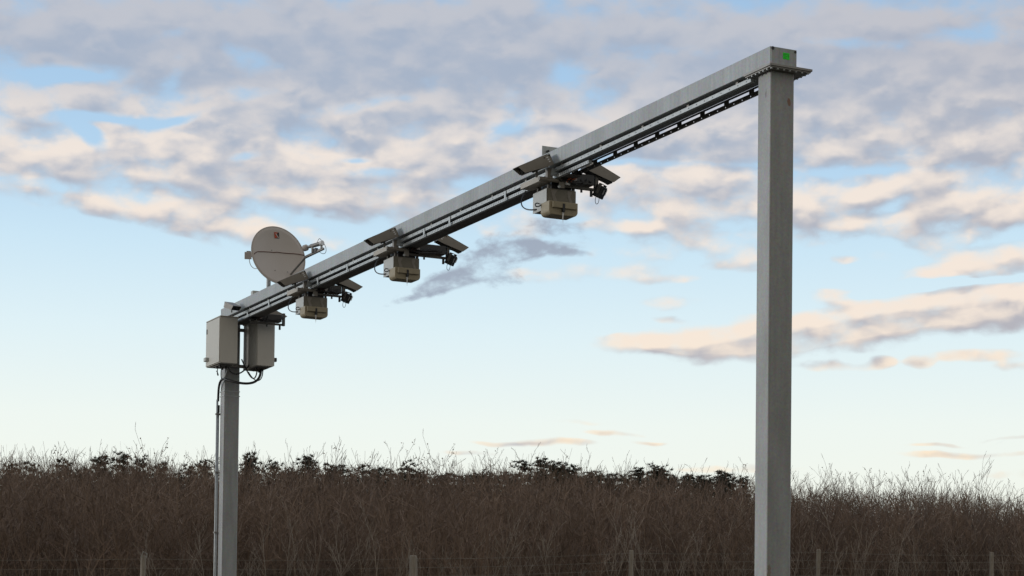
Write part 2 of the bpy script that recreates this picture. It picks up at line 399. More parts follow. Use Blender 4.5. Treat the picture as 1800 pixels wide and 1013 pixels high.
o = mb.build('road_markings', paint); tag(o, kind='structure')

# ------------------------------------------------------------------ the gantry
BH = .174
LEN = 16.95
gan = bpy.data.objects.new('toll_gantry', None); C.objects.link(gan)
gan.location = G(0, 0, 0); gan.rotation_euler = (0, 0, TH)
tag(gan, 'galvanised steel gantry of two square posts and one long crossbeam reaching over the road', 'gantry')
def gpart(name, mb, m, parent=None, **k):   # mesh written with z relative to the beam top
    o = mb.build(name, m, parent or gan, **k)
    if not parent: o.location.z = ZT
    return o
bm_ = gpart('crossbeam', MB().box(0, .30, 0, LEN, -BH, 0), steel_beam, bevel=.006, seg=2)
# end plate welded on the near end, with the two drain holes and the sticker
gpart('end_plate', MB().box(.006, .294, -.008, 0.0, -BH+.003, -.005), steel_beam, bm_)
gpart('drain_hole', MB().bar((.022, -.012, -.02), (.022, .004, -.02), .017, 12), black, bm_)
gpart('drain_hole', MB().bar((.280, -.012, -.024), (.280, .004, -.024), .013, 12), black, bm_)
stk = gpart('sticker', MB().box(.139, .212, -.0105, -.008, -.109, -.047), green, bm_)
stk['label'] = 'bright green square sticker on the end of the beam'
mk = MB()
for (a0, a1, z0, z1) in ((.150,.158,-.062,-.057),(.163,.190,-.061,-.056),(.145,.150,-.075,-.064),(.160,.163,-.090,-.066),(.172,.186,-.082,-.079),(.196,.200,-.090,-.062),(.150,.176,-.100,-.097)):
    mk.box(a0, a1, -.0115, -.0105, z0, z1)
gpart('print', mk, green_dk, stk)
def post(a0, a1, l0, l1, name='post'):
    p = gpart(name, MB().box(a0, a1, l0, l1, -ZT + .03, -BH - .03), steel_post, bevel=.022, seg=4); return p
pr = post(.047, .318, .055, .290)
# bolted head plates
def head_plate(a0, a1, l0, l1):
    hp = gpart('head_plate', MB().box(a0, a1, l0, l1, -BH - .024, -BH - .001), steel_plate, bevel=.003)
    sp = gpart('head_plate', MB().box(a0 + .012, a1 - .012, l0 + .012, l1 - .012, -BH - .036, -BH - .025), steel_plate)
    pts = [(a0 + .035 + k * (a1 - a0 - .07) / 6, l0 + .028) for k in range(7)] + [(a0 + .026, l0 + .085 + k * .066) for k in range(5)] \
        + [(a1 - .03, l0 + .085 + k * .066) for k in range(5)] + [(a0 + .035 + k * (a1 - a0 - .07) / 6, l1 - .028) for k in range(7)]
    for (a, l) in pts:
        b = gpart('bolt', MB().bar((a, l, -BH - .048), (a, l, -BH - .036), .0115, 6), steel_rail, hp)
    return hp
head_plate(-.03, .455, -.045, .42)
head_plate(-.10, .42, 16.62, 17.05)
pl = post(.014, .285, 16.72, 16.95)
for (a0, a1, l0, l1) in ((-.12, .49, -.11, .46), (-.15, .45, 16.55, 17.12)):
    bp = gpart('base_plate', MB().box(a0, a1, l0, l1, -ZT + .002, -ZT + .03), steel_plate)
    for a in (a0 + .06, a1 - .06):
        for l in (l0 + .06, l1 - .06):
            gpart('bolt', MB().bar((a, l, -ZT + .03), (a, l, -ZT + .075), .016, 6), steel_rail, bp)
# strap bands round the left post under the cabinets
for z in (-1.42, -1.50):
    gpart('strap', MB().box(.008, .291, 16.714, 16.956, z - .012, z), steel_rail, pl)
# upper perforated rail hung under the near edge
hole_m = black
def perforated(name, a0, a1, l0, l1, z0, z1, step, hz, hl):
    mb = MB().box(a0, a1, l0, l1, z0, z1); mb.cm = 1
    zc = (z0 + z1) / 2
    for l in np.arange(l0 + step * .5, l1, step):
        mb.box(a0 - .0015, a0 + .001, l - hl / 2, l + hl / 2, zc - hz / 2, zc + hz / 2)
    return gpart(name, mb, [steel_rail, hole_m])
r1 = perforated('mounting_rail', .035, .076, .39, 16.6, -.243, -.202, .155, .009, .014)
r1.data.materials[0] = steel_rail
for l in np.arange(.65, 16.5, .465 * 2): gpart('spacer', MB().box(.04, .07, l - .02, l + .02, -.2015, -.175), steel_plate, r1)
r2 = perforated('mounting_rail', .055, .096, 3.75, 16.6, -.312, -.276, .05, .022, .006)
for l in (5.836, 7.48, 8.3, 11.087, 12.304, 14.532, 15.6):
    gpart('hanger', MB().box(.026, .033, l - .022, l + .022, -.315, -.205), steel_rail, r1)
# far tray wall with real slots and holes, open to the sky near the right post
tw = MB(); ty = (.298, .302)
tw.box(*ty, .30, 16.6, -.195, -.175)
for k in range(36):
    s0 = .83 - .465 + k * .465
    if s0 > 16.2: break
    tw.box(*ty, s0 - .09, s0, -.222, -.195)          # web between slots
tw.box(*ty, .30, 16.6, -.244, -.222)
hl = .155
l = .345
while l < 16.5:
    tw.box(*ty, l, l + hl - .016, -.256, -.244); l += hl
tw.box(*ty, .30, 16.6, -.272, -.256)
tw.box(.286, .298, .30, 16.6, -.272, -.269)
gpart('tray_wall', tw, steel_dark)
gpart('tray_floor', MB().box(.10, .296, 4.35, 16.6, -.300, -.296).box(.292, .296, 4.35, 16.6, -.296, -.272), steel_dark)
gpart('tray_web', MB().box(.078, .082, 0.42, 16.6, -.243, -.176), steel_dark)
# cable bundle lying in the tray
cb = MB()
for k in range(5):
    a = .13 + k * .03
    cb.tube([(a + .01 * math.sin(l * 1.3 + k), l, -.262 - .014 * math.sin(l * .9 + k * 2) - .012) for l in np.arange(4.4, 16.5, .4)], .011, 6)
gpart('cable_bundle', cb, black)

# ------------------------------------------------------------------ devices on the beam
HOODPOLY = [(0,0),(-.022,.03),(-.033,.07),(-.036,.10),(-.035,.132),(.05,.128),(.20,.112),(.357,.094),(.413,0)]
def hood_camera(a, l, z, ang, sgn, label, group, wid=.14, yaw=0.0, size=1.0):
    """weatherproof camera; local x = viewing direction sgn*across, pitched down by ang"""
    t = thing('surveillance_camera', a, l, z, label, 'camera', group)
    t.scale = (size,) * 3
    ax = Vector((sgn * math.cos(ang) * math.cos(yaw), math.sin(yaw) * math.cos(ang), -math.sin(ang)))
    side = Vector((-sgn * math.sin(yaw) * sgn, math.cos(yaw), 0)) if yaw else Vector((0, 1, 0))
    side = (side - ax * side.dot(ax)).normalized()
    dn = ax.cross(side); dn = dn if dn.z < 0 else -dn
    h = wid / 2
    sh = MB()
    for s_ in (-1, 1):
        sh.prism(HOODPOLY, side * (s_ * h - (0.003 if s_ > 0 else 0)), ax, dn, side, .003)
    sh.obox(ax * .19 + dn * -.003, ax, side, dn, .223, h + .001, .003)
    sh.obox(ax * -.036 + dn * .066, ax, side, dn, .0025, h - .004, .062)
    hood = sh.build('sun_hood', hood_paint, t)
    for s_ in (-1, 1):
        sl_ = MB()
        for k in range(3):
            sl_.obox(ax * (.012 - .004 * k) + dn * (.03 + .027 * k) + side * s_ * (h + .0008), ax, side, dn, .012, .0006, .0065)
        sl_.build('slot_light_insets', white_p, hood)  # white insets paint the brightness showing through the hood's slots
    MB().obox(ax * .052 + dn * .022 + side * -(h + .0012), ax, side, dn, .007, .001, .007).build('screw', black, hood)
    MB().obox(ax * .17 + dn * .064, ax, side, dn, .18, h - .012, .044).build('camera_body', black_plastic, t, bevel=.004)
    MB().bar(ax * .3495 + dn * .062, ax * .356 + dn * .062, .036, 20).build('lens', glass_dark, t)
    MB().obox(ax * .17 + dn * .118, ax, side, dn, .045, .03, .011).bar(ax * .17 + dn * .125, ax * .17 + dn * .125 + Vector((0, 0, -.07)), .014, 10).build('swivel_bracket', steel_dark, t)
    return t

def floodlight(a, l, z, label, group):
    t = thing('infrared_floodlight', a, l, z, label, 'floodlight', group)
    f = Vector((.55, -.70, -.45)).normalized(); s_ = f.cross(Vector((0,0,1))).normalized(); u = s_.cross(f)
    b = MB().obox((0,0,0), s_, u, f, .058, .072, .050).build('lamp_body', black_plastic, t, bevel=.008)
    MB().obox(f * .0505, s_, u, f, .048, .060, .0015).build('lamp_window', glass_dark, b)
    MB().obox(f * .0525 + s_ * .012 + u * .01, s_, u, f, .012, .03, .0006).build('type_plate', steel_plate, b)
    MB().obox(s_ * -.066, s_, u, f, .004, .03, .02).obox(s_ * .066, s_, u, f, .004, .03, .02).obox(u * .09, s_, u, f, .07, .004, .02)\
        .obox(s_ * -.066 + u * .06, s_, u, f, .004, .034, .02).obox(s_ * .066 + u * .06, s_, u, f, .004, .034, .02).build('yoke', steel_dark, t)
    MB().obox(-s_ * .115 + u * .02, s_, u, f, .013, .035, .02).build('junction_box', white_p, t)
    MB().tube(bez((-.05,0,-.06), (-.09,0,-.17), (.0,0,-.19), (-.01,0,-.05), 14), .0035, 6).build('cable_loop', black, t)
    return t

def scanner(l0, label, group):
    t = thing('laser_scanner', 0, l0, 0, label, 'scanner', group)
    hs = MB().box(-.03, .35, 0, .35, -.66, -.425).build('housing', box_paint, t, bevel=.004)
    MB().box(-.034, -.0305, .004, .352, -.665, -.43).build('lit_side_panel', pale_panel, hs)  # pale sheet: light on the housing's left face put into its colour
    MB().box(-.02, .34, -.004, -.0005, -.655, -.43).build('front_panel', box_paint, hs)
    for a in (.02, .08, .31): MB().bar((a, -.012, -.585), (a, -.004, -.585), .010, 8).build('screw', steel_plate, hs)
    mb = MB().prism([(.02,-.44),(.10,-.44),(.07,-.5),(.11,-.585),(.06,-.585),(.03,-.5)], (0,-.0075,0), (1,0,0), (0,0,1), (0,1,0), .003)
    mb.build('rib', hood_paint, hs); mb = MB()
    mb.prism([(.23,-.44),(.30,-.44),(.27,-.5),(.31,-.585),(.27,-.585),(.235,-.5)], (0,-.0075,0), (1,0,0), (0,0,1), (0,1,0), .003)
    mb.build('rib', hood_paint, hs)
    # rounded lower cover with an overhanging lip and a scanning slot
    def rr(a0, a1, z0, z1, r):
        P = []
        for (ca, cz, s0) in ((a1 - r, z0 + r, -90), ):
            P += [(ca + r * math.cos(R(s0 + k * 15)), cz + r * math.sin(R(s0 + k * 15))) for k in range(7)]
        P += [(a1, z1), (a0, z1)]
        P += [(a0 + r + r * math.cos(R(180 + k * 15)), z0 + r + r * math.sin(R(180 + k * 15))) for k in range(7)]
        return P
    cv = MB().prism(rr(-.050, .325, -.75, -.59, .055), (0, -.10, 0), (1,0,0), (0,0,1), (0,1,0), .22)
    c_ = cv.build('scanner_cover', cover_paint, t, bevel=.008, seg=3)
    MB().box(-.015, .300, -.130, -.1005, -.672, -.600).build('lip', cover_paint, c_, bevel=.006)
    MB().box(.11, .14, -.1335, -.0995, -.715, -.62).build('scanning_slot', black, c_)
    MB().prism([(.113,-.715),(.140,-.715),(.133,-.77),(.128,-.84),(.120,-.77)], (0,-.108,0), (1,0,0), (0,0,1), (0,1,0), .004).build('drip_strip', white_p, c_)
    MB().tube(bez((-.036, .20, -.57), (-.10, .22, -.55), (-.13, .12, -.68), (-.040, .10, -.60), 12), .007, 6)\
        .tube(bez((-.036, .25, -.63), (-.14, .40, -.64), (-.12, .62, -.52), (.05, .72, -.31), 14), .008, 6).build('cable', black, t)
    MB().box(.357, .385, .10, .22, -.56, -.44).build('connector_box', hood_paint, t, bevel=.004)
    MB().box(.05, .31, .04, .31, -.4245, -.33).box(.02, .34, .02, .33, -.329, -.322).build('turntable', black_plastic, t, bevel=.004)
    # frame hanging the housing from the beam rails
    for a in (.0, .32):
        MB().box(a, a + .03, .03, .06, -.426, -.176 if a else -.36).build('hanger_frame', steel_dark, t)
        MB().box(a, a + .03, .29, .32, -.426, -.30).build('hanger_frame', steel_dark, t)
    return t

def shelf(l0, label, group):
    t = thing('mounting_shelf', 0, l0, 0, label, 'bracket', group)
    MB().box(-.125, .03, .02, .50, -.355, -.350).box(-.125, -.120, .02, .50, -.350, -.295).box(-.12, .03, .02, .025, -.350, -.30).build('tray', shelf_paint, t)
    MB().bar((-.15, -.03, -.335), (.14, -.03, -.335), .024, 12).build('clamp_tube', hood_paint, t, smooth=False)
    MB().obox((-.02, -.03, -.27), (1,0,0), (0,1,0), (0,0,1), .035, .03, .06).build('clamp', hood_paint, t, bevel=.004)
    MB().obox((.04, -.06, -.25), (1,.2,0), (-.2,1,0), (.15,0,1), .055, .004, .045).build('bright_plate', steel_rail, t)
    MB().box(.10, .17, -.055, -.045, -.42, -.25).build('arm_plate', hood_paint, t)
    MB().bar((.10, -.062, -.41), (.10, -.05, -.41), .016, 12).build('bolt', steel_rail, t)
    return t

def flash_unit(l0, da, label, group, seed):
    """cluster of black strobe, driver box and cabling on a cross arm"""
    rd = random.Random(seed)
    t = thing('strobe_unit', 0, l0, 0, label, 'strobe', group)
    e = .62 + da
    MB().box(.14, e, -.01, .025, -.395, -.365).build('cross_arm', steel_dark, t)
    MB().box(.33, e - .06, -.06, .10, -.345, -.225).build('driver_box', black_plastic, t, bevel=.006)
    MB().bar((.30, -.06, -.30), (.30, .06, -.30), .038, 14).build('strobe_head', black_plastic, t)
    MB().bar((.30, -.075, -.305), (.30, -.061, -.305), .026, 14).build('strobe_lens', steel_plate, t)
    MB().box(.185, .245, -.06, -.03, -.375, -.33).build('type_plate', white_p, t) if seed == 1 else None
    MB().box(.10, .20, -.05, .05, -.33, -.26).build('relay_box', black_plastic, t, bevel=.006)
    MB().box(e - .03, e + .01, -.03, .02, -.40, -.19).build('upright', steel_dark, t)
    MB().bar((.42, .0, -.40), (.42, .0, -.43), .014, 8).build('stud', black_plastic, t); MB().bar((e - .08, -.02, -.395), (e - .08, -.02, -.47), .018, 8).build('stud', black_plastic, t)
    cb = MB()
    for k in range(16):
        x0, x1 = rd.uniform(.05, .5), rd.uniform(.15, e)
        cb.tube(bez((x0, rd.uniform(-.05,.05), -.27), (x0 + rd.uniform(-.1,.1), -.09, -.42 + rd.uniform(0,.1)), (x1, -.10, -.40 + rd.uniform(0,.12)), (x1, rd.uniform(-.05,.05), -.24), 10), rd.uniform(.005,.010), 6)
    cb.build('cabling', black, t)
    og = MB()
    for k in range(2):
        x0 = .20 + .05 * k
        og.tube(bez((x0, -.05, -.35), (x0 - .02, -.09, -.30), (x0 + .10, -.10, -.30), (x0 + .10, -.04, -.22), 8), .010 if seed == 1 else .006, 6)
    og.build('orange_sleeve', orange if seed == 1 else seam_mat, t)
    for k in range(4): MB().bar((.12 + .11*k, -.035, -.352 + .02 * (k % 2)), (.12 + .11*k, -.02, -.352 + .02 * (k % 2)), .009, 8).build('nut', steel_rail, t)
    return t

ST = [(4.6, 0.0, 'nearest the tall right post'), (9.19, .16, 'at the middle of the beam'), (12.73, .0, 'under the satellite dish')]
for i, (l0, da, wh) in enumerate(ST):
    hood_camera(-.10, l0 - .06, -.075, R(26.7), -1, 'taupe hooded camera left of the beam, black front, ' + wh, 'hooded cameras along the beam')
    hood_camera(.52 + da, l0, -.055, R(23), 1, 'taupe hooded camera pointing down right, ' + wh, 'hooded cameras along the beam')
    scanner(l0, 'khaki box scanner with rounded cover, ' + wh, 'scanners hung under the beam')
    shelf(l0, 'beige shelf left of the scanner, ' + wh, 'shelves clamped to the rail')
    flash_unit(l0, da, 'black strobe and cable cluster, ' + wh, 'strobe clusters under the beam', i + 1)
    floodlight(.655 + da, l0 - .02, -.40, 'black floodlight with cable loop, ' + wh, 'floodlights under the beam')
# last station at the left post
hood_camera(-.17, 15.95, -.05, R(20), 1, 'taupe hooded camera at the left end of the beam, its black front turned to us', 'hooded cameras along the beam', yaw=R(-80), wid=.22, size=.72)
hood_camera(.60, 16.4, .03, R(23), 1, 'taupe hooded camera above the right-hand cabinet at the left post', 'hooded cameras along the beam')
flash_unit(15.75, .1, 'black strobe and cable cluster above the gap between the two cabinets', 'strobe clusters under the beam', 7)
# upright plate with two bolts behind the beam
t = thing('angle_plate', .315, 5.4, 0, 'upright steel plate with two bolts standing behind the beam over the first cameras', 'bracket')
MB().box(-.01, .24, 0, .006, -.17, .285).build('plate', steel_rail, t)
for a in (.06, .14): MB().bar((a, -.03, .22), (a, .0, .22), .016, 6).build('bolt', black, t)
MB().box(.0, .02, -.1, .0, -.17, -.01).build('foot', steel_plate, t)
# small box on the beam
t = thing('sensor_box', .10, 15.44, 0, 'small pale grey box standing on top of the beam left of the dish', 'sensor')
MB().box(-.055, .055, -.05, .05, .02, .085).build('housing', pale_panel, t, bevel=.004)
MB().box(-.04, .04, -.035, .035, .0005, .02).build('foot', steel_dark, t)

# ------------------------------------------------------------------ cabinets on the left post
def cabinet(a0, a1, label, dark_side):
    t = thing('equipment_cabinet', a0, 15.96, -1.06, label, 'cabinet', 'equipment cabinets on the left post')
    w_, d_, h_ = a1 - a0, .75, .77
    b = MB().box(0, w_, 0, d_, 0, h_).build('housing', cab_paint, t, bevel=.006)
    MB().box(-.012, w_ + .012, -.014, d_ + .014, h_ - .002, h_ + .014).build('rain_cap', shelf_paint, t, bevel=.003)
    s_ = -1 if dark_side > 0 else 1
    x = w_ if s_ > 0 else 0
    dr = MB().box(min(x, x + s_ * .016), max(x, x + s_ * .016), .012, d_ - .012, .012, h_ - .012).build('door', cab_paint, t, bevel=.004)
    MB().box(min(x + s_*.016, x + s_ * .026), max(x + s_*.016, x + s_ * .026), d_ - .08, d_ - .05, h_ - .21, h_ - .13).build('lock', black_plastic, dr)
    xb = x + s_ * .017
    MB().box(min(xb, xb + s_ * .05), max(xb, xb + s_ * .05), d_ - .16 if s_ < 0 else .03, d_ - .05 if s_ < 0 else .10, .09, .155).build('side_socket', pale_panel if s_ < 0 else black_plastic, t, bevel=.006)
    MB().box(.04, w_ - .04, .15, .55, -.018, -.001).build('gland_plate', steel_dark, t)
    gl_ = MB()
    for k in range(4): gl_.bar((.07 + (k % 2) * .13, .22 + .09 * k, -.05), (.07 + (k % 2) * .13, .22 + .09 * k, -.018), .017, 8)
    gl_.build('cable_gland', black, t)
    return t
cabinet(-.315, -.015, 'greige steel cabinet on the left side of the left post, pale side outward', 1)
cabinet(.335, .625, 'greige steel cabinet on the right side of the left post, its near side in shade', -1)
for z in (-1.02, -.40): gpart('cabinet_bracket', MB().box(-.0145, .334, 16.655, 16.715, z, z + .05), steel_plate, pl)
def loose_cable(name, pts, r, label, n=18):
    t = thing(name, pts[0][0], pts[0][1], pts[0][2], label, 'cable', 'cables below the cabinets')
    p = [Vector(q) - Vector(pts[0]) for q in pts]
    MB().tube(bez(*p, n), r, 8).build('sheath', black, t, smooth=True)
    for e_ in (p[0], p[3]):
        pass
    return t
def cable(pts, r, label, n=18, m=black):
    P = [G(a, l, z + ZT) for a, l, z in bez(*pts, n)]
    o = MB().tube(P, r, 8).build('cable', m, smooth=True); tag(o, label, 'cable', 'cables below the cabinets'); return o
cable([(.48, 16.2, -1.09), (.46, 16.1, -1.44), (.10, 16.2, -1.36), (-.04, 16.6, -1.24)], .022, 'thick black cable sagging from the right cabinet across the post')
cable([(-.03, 16.62, -1.24), (-.06, 16.8, -1.22), (-.01, 16.98, -1.34), (-.01, 16.985, -1.58)], .020, 'thick black cable bending down into the conduit')
cable([(.55, 16.3, -1.09), (.52, 16.2, -1.32), (.38, 16.2, -1.35), (.33, 16.4, -1.12)], .009, 'thin black cable loop hanging under the right cabinet')
cable([(.40, 16.15, -1.10), (.36, 16.1, -1.36), (.30, 16.2, -1.30), (.24, 16.5, -.90)], .011, 'black cable looping up between the two cabinets')
cable([(-.10, 16.2, -1.10), (-.06, 16.1, -1.26), (.12, 16.2, -1.24), (.34, 16.4, -1.00)], .012, 'black cable from the left cabinet to the gap beside the post')
cable([(-.24, 16.3, -1.10), (-.25, 16.4, -1.27), (-.12, 16.5, -1.22), (-.14, 16.7, -1.10)], .007, 'thin wire loop under the left cabinet, outermost one')
cable([(-.18, 16.3, -1.10), (-.18, 16.4, -1.36), (-.05, 16.5, -1.30), (-.05, 16.4, -1.10)], .008, 'thin wire loop under the left cabinet, inner one', m=steel_rail)
# conduits up the left post
t = thing('cable_conduit', -.024, 16.985, -1.55, 'grey cable conduit clamped to the outer side of the left post', 'conduit')
z0 = -ZT + 1.55
MB().bar((0, 0, z0), (0, 0, 0), .018, 12).build('pipe', steel_rail, t, smooth=True)
MB().bar((.038, 0.03, z0), (.038, 0.03, -.10), .010, 10).build('thin_pipe', steel_plate, t, smooth=True)
for z in (-.25, -1.25, -2.28, -3.4):
    MB().box(-.026, .064, -.03, .03, z - .014, z + .014).build('clamp', steel_plate, t)
MB().box(-.012, .030, -.055, -.022, -.23, -.10).build('splice_box', black_plastic, t, bevel=.003)

# ------------------------------------------------------------------ satellite dish behind the beam
MW = cam.matrix_world.to_3x3()
SR = Vector((1, 0, 0)); SV = Vector((0, 1, 0)); 
ctr = G(.45, 15.3, ZT + .69)
sight = (ctr - Vector((0, 0, EYE))).normalized()
rgt_ = sight.cross(Vector((0, 0, 1))).normalized(); up_ = rgt_.cross(sight)
nrm = (-sight * math.cos(R(36)) + (rgt_ * .79 + up_ * .61) * math.sin(R(36))).normalized()
mj = (rgt_ * .61 - up_ * .79).normalized(); mj = (mj - nrm * mj.dot(nrm)).normalized()      # lower-right
mn = nrm.cross(mj).normalized()
dish = bpy.data.objects.new('satellite_dish', None); C.objects.link(dish); dish.location = G(.45, 15.3, ZT - .12)
tag(dish, 'warm grey satellite dish with feed arm on a short mast behind the beam', 'dish')
def dl(p): return Vector(p) - dish.location
RA = .50
vs, fs = [dl(ctr - nrm * .075)], []
NR, NS = 8, 56
for side in (0, 1):
    for i in range(1, NR + 1):
        rr_ = i / NR
        for j in range(NS):
            th = 2 * math.pi * j / NS
            p = ctr + (mj * math.cos(th) + mn * math.sin(th)) * (RA * rr_) + nrm * (-.075 + .075 * rr_ ** 2 - (.006 if side else 0))
            vs.append(dl(p))
vs.append(dl(ctr - nrm * .081)); cb_ = len(vs) - 1
def idx(s_, i, j): return 1 + s_ * NR * NS + (i - 1) * NS + j % NS
for j in range(NS):
    fs.append((0, idx(0,1,j), idx(0,1,j+1))); fs.append((cb_, idx(1,1,j+1), idx(1,1,j)))
    for i in range(1, NR):
        fs.append((idx(0,i,j), idx(0,i+1,j), idx(0,i+1,j+1), idx(0,i,j+1))); fs.append((idx(1,i,j), idx(1,i,j+1), idx(1,i+1,j+1), idx(1,i+1,j)))
    fs.append((idx(0,NR,j), idx(1,NR,j), idx(1,NR,j+1), idx(0,NR,j+1)))
mbd = MB(); mbd.add(vs, fs); refl = mbd.build('reflector', dish_paint, dish, smooth=True)
rim = MB().tube([dl(ctr + (mj * math.cos(2*math.pi*j/64) + mn * math.sin(2*math.pi*j/64)) * RA - nrm * .003) for j in range(65)], .006, 6)
rim.build('rim', dish_paint, refl, smooth=True)
def on_dish(px, py, off=.004):           # point of the reflector seen at that pixel
    r = ray(px, py); o_ = Vector((0, 0, EYE)); p = None
    k = (ctr - o_).dot(nrm) / r.dot(nrm)
    for _ in range(12):
        p = o_ + r * k; q = p - ctr; q2 = min(1.05, (q - nrm * q.dot(nrm)).length / RA)
        k = (ctr + nrm * (-.075 + .075 * q2 ** 2 + off) - o_).dot(nrm) / r.dot(nrm)
    return o_ + r * k
sx = lambda a, b: (420 + a / 9.206, 390 + b / 9.206)
seam = [on_dish(*sx(a, b)) for a, b in ((248,525),(268,500),(300,484),(400,484),(500,490),(560,497),(620,492),(700,504),(800,512),(900,518),(960,524),(1000,533),(1060,540))]
MB().tube([dl(p) for p in seam], .0065, 6).build('seam_cable', seam_mat, refl, smooth=True)
def patch(poly, m, name, off):
    P = [dl(on_dish(*sx(a, b), off)) for a, b in poly]; k = len(P)
    Q = [p + nrm * .002 for p in P]
    return MB().add(P + Q, [tuple(range(k)), tuple(range(2*k-1, k-1, -1))] + [(i, (i+1) % k, k + (i+1) % k, k + i) for i in range(k)]).build(name, m, refl)
patch([(570,168),(648,176),(654,272),(578,268)], black, 'emblem', .003)
patch([(570,168),(630,174),(604,215),(640,240),(612,262),(578,268)], red_p, 'emblem_red', .0055)
patch([(588,190),(600,186),(648,262),(636,268)], dish_paint, 'emblem_stripe', .008)
for a, b in ((585,790),(787,812),(530,462)): 
    p = on_dish(*sx(a, b), .001); MB().bar(dl(p), dl(p + nrm * .006), .009, 8).build('bolt', steel_plate, refl)
dep = (ctr - Vector((0,0,EYE))).dot(c_fwd)
def at(px, py, d): r = ray(px, py); return Vector((0,0,EYE)) + r * d
A_ = lambda a, b, d: dl(at(*sx(a, b), dep + d))
# feed arm, strut and feed
p_low = dl(on_dish(*sx(840, 850), .0)); p_elb = A_(1085, 570, -.30); p_tip = A_(1355, 440, -.52)
MB().bar(p_low, p_elb, .017, 8).build('strut', steel_plate, dish)
arm = MB(); d_ = (p_tip - p_elb).normalized(); s_ = d_.cross(Vector((0,0,1))).normalized()
arm.obox((p_elb + p_tip) / 2, d_, s_, d_.cross(s_), (p_tip - p_elb).length / 2 + .02, .022, .016); arm.build('feed_arm', steel_plate, dish)
MB().obox(A_(1230, 470, -.42), d_, s_, d_.cross(s_), .05, .03, .03).build('clamp', black_plastic, dish)
MB().obox(A_(1190, 440, -.42), Vector((0,0,1)), s_, d_, .055, .015, .012).build('clamp', steel_plate, dish)
MB().obox(A_(1335, 400, -.52), Vector((0,0,1)), s_, d_, .04, .015, .012).build('clamp', steel_plate, dish)
f0, f1_ = A_(1070, 425, -.30), A_(1330, 350, -.52); fd = (f1_ - f0).normalized()
MB().bar(f0 - fd * .02, f0 + fd * .035, .052, 20).bar(f0 + fd * .035, f0 + fd * .06, .052, 20, .028).build('feed_horn', dish_paint, dish)
MB().bar(f0 + fd * .06, f0 + fd * .13, .024, 14).bar(f0 + fd * .13, f1_, .034, 14).build('receiver', steel_plate, dish)
MB().bar(f1_ - fd * .01, f1_ + fd * .035, .042, 14).build('receiver_cap', white_p, dish)
MB().tube(bez(A_(1330,320,-.52), A_(1450,380,-.52), A_(1440,620,-.50), A_(1280,470,-.45), 16), .0045, 6)\
    .tube(bez(A_(1255,355,-.48), A_(1290,300,-.5), A_(1290,230,-.5), A_(1340,310,-.52), 12), .0045, 6).build('cable', steel_dark, dish)
# box on a side arm, left of the reflector
bx_ = A_(148, 548, .05)
MB().obox(bx_, rgt_, sight, up_, .058, .04, .060).build('side_box', dish_paint, dish, bevel=.006)
MB().obox(bx_ + up_ * .068 + rgt_ * .01, rgt_, sight, up_, .035, .02, .008).build('side_box', steel_plate, dish)
MB().obox(bx_ + rgt_ * .06 - up_ * .0, rgt_, sight, up_, .01, .015, .022).build('socket', black_plastic, dish)
MB().bar(bx_ + rgt_ * .05 + up_ * .04, dl(on_dish(*sx(262, 470), -.02)), .013, 8).build('side_arm', steel_plate, dish)
MB().tube(bez(bx_ - up_ * .06 + rgt_*.02, bx_ - up_ * .22 + rgt_*.03, bx_ - up_ * .25 + rgt_*.16, dl(on_dish(*sx(330, 710), -.02)), 14), .006, 6).build('cable', pale_panel, dish)
# mast and back frame
top = dl(ctr - nrm * .34)
mp_ = Vector((top.x, top.y, 0)); dish_foot = dl(G(.31, 15.45, ZT - .12))
MB().bar((mp_.x, mp_.y, 0), (mp_.x, mp_.y, top.z), .038, 16).build('mast', steel_rail, dish, smooth=False)
MB().bar((mp_.x, mp_.y, top.z - .02), dl(ctr - nrm * .082), .05, 12).build('dish_mount', steel_plate, dish)
MB().box(mp_.x - .09, mp_.x + .09, mp_.y - .09, mp_.y + .09, -.02, .0).bar((mp_.x, mp_.y, .02), (dish_foot.x, dish_foot.y, .02), .03, 8).build('mast_foot', steel_plate, dish)

# ------------------------------------------------------------------ wire fence along the top of the bank
bark_post = material('weathered_wood', (.22,.19,.155), (.35,.305,.25), 9, (6,6,.6), .9, bump=.3, detail=8)
wire_m = material('dull_wire', (.25,.24,.21), (.34,.33,.29), 8, rough=.6, metal=.3)
rd = random.Random(5)
fence = bpy.data.objects.new('wire_fence', None); C.objects.link(fence)
tag(fence, 'wire stock fence on round wooden posts in front of the brown thicket', 'fence')
fp = [(-7.05-11.2, 34.8, 1.5), (-7.05-5.4, 37.0, 1.62), (-7.23, 39.0, 1.765), (-2.01, 41.0, 1.92), (2.60, 44.0, 2.235), (7.11, 46.5, 2.43), (11.77, 49.0, 2.54), (16.5, 51.6, 2.66), (21.2, 54.2, 2.8)]
tops = []
for i, (x, y, zt) in enumerate(fp):
    g = ground(x, y); top = zt + EYE; r = .088 if i == 3 else .056
    tilt = Vector((rd.uniform(-.03, .03), rd.uniform(-.03, .03), 0))
    mb = MB(); pts = [Vector((x, y, g - .2)) + tilt * 0, Vector((x, y, (g + top) / 2)) + tilt * .5, Vector((x, y, top - .02)) + tilt, Vector((x, y, top)) + tilt]
    mb.tube(pts[:3], r, 10, r * .93); mb.bar(pts[2], pts[3], r * .93, 10, r * .75)
    p = mb.build('fence_post', bark_post, fence)
    if i == 3: p['label'] = 'thick wooden straining post'
    if i == 2: MB().tube([Vector((x - .02, y - .05, top - .04)), Vector((x + .03, y - .07, top + .07)), Vector((x + .10, y - .06, top + .03)), Vector((x + .09, y - .05, top - .05))], .012, 6).build('staple_loop', wire_m, p)
    tops.append((Vector((x, y, top)), g))
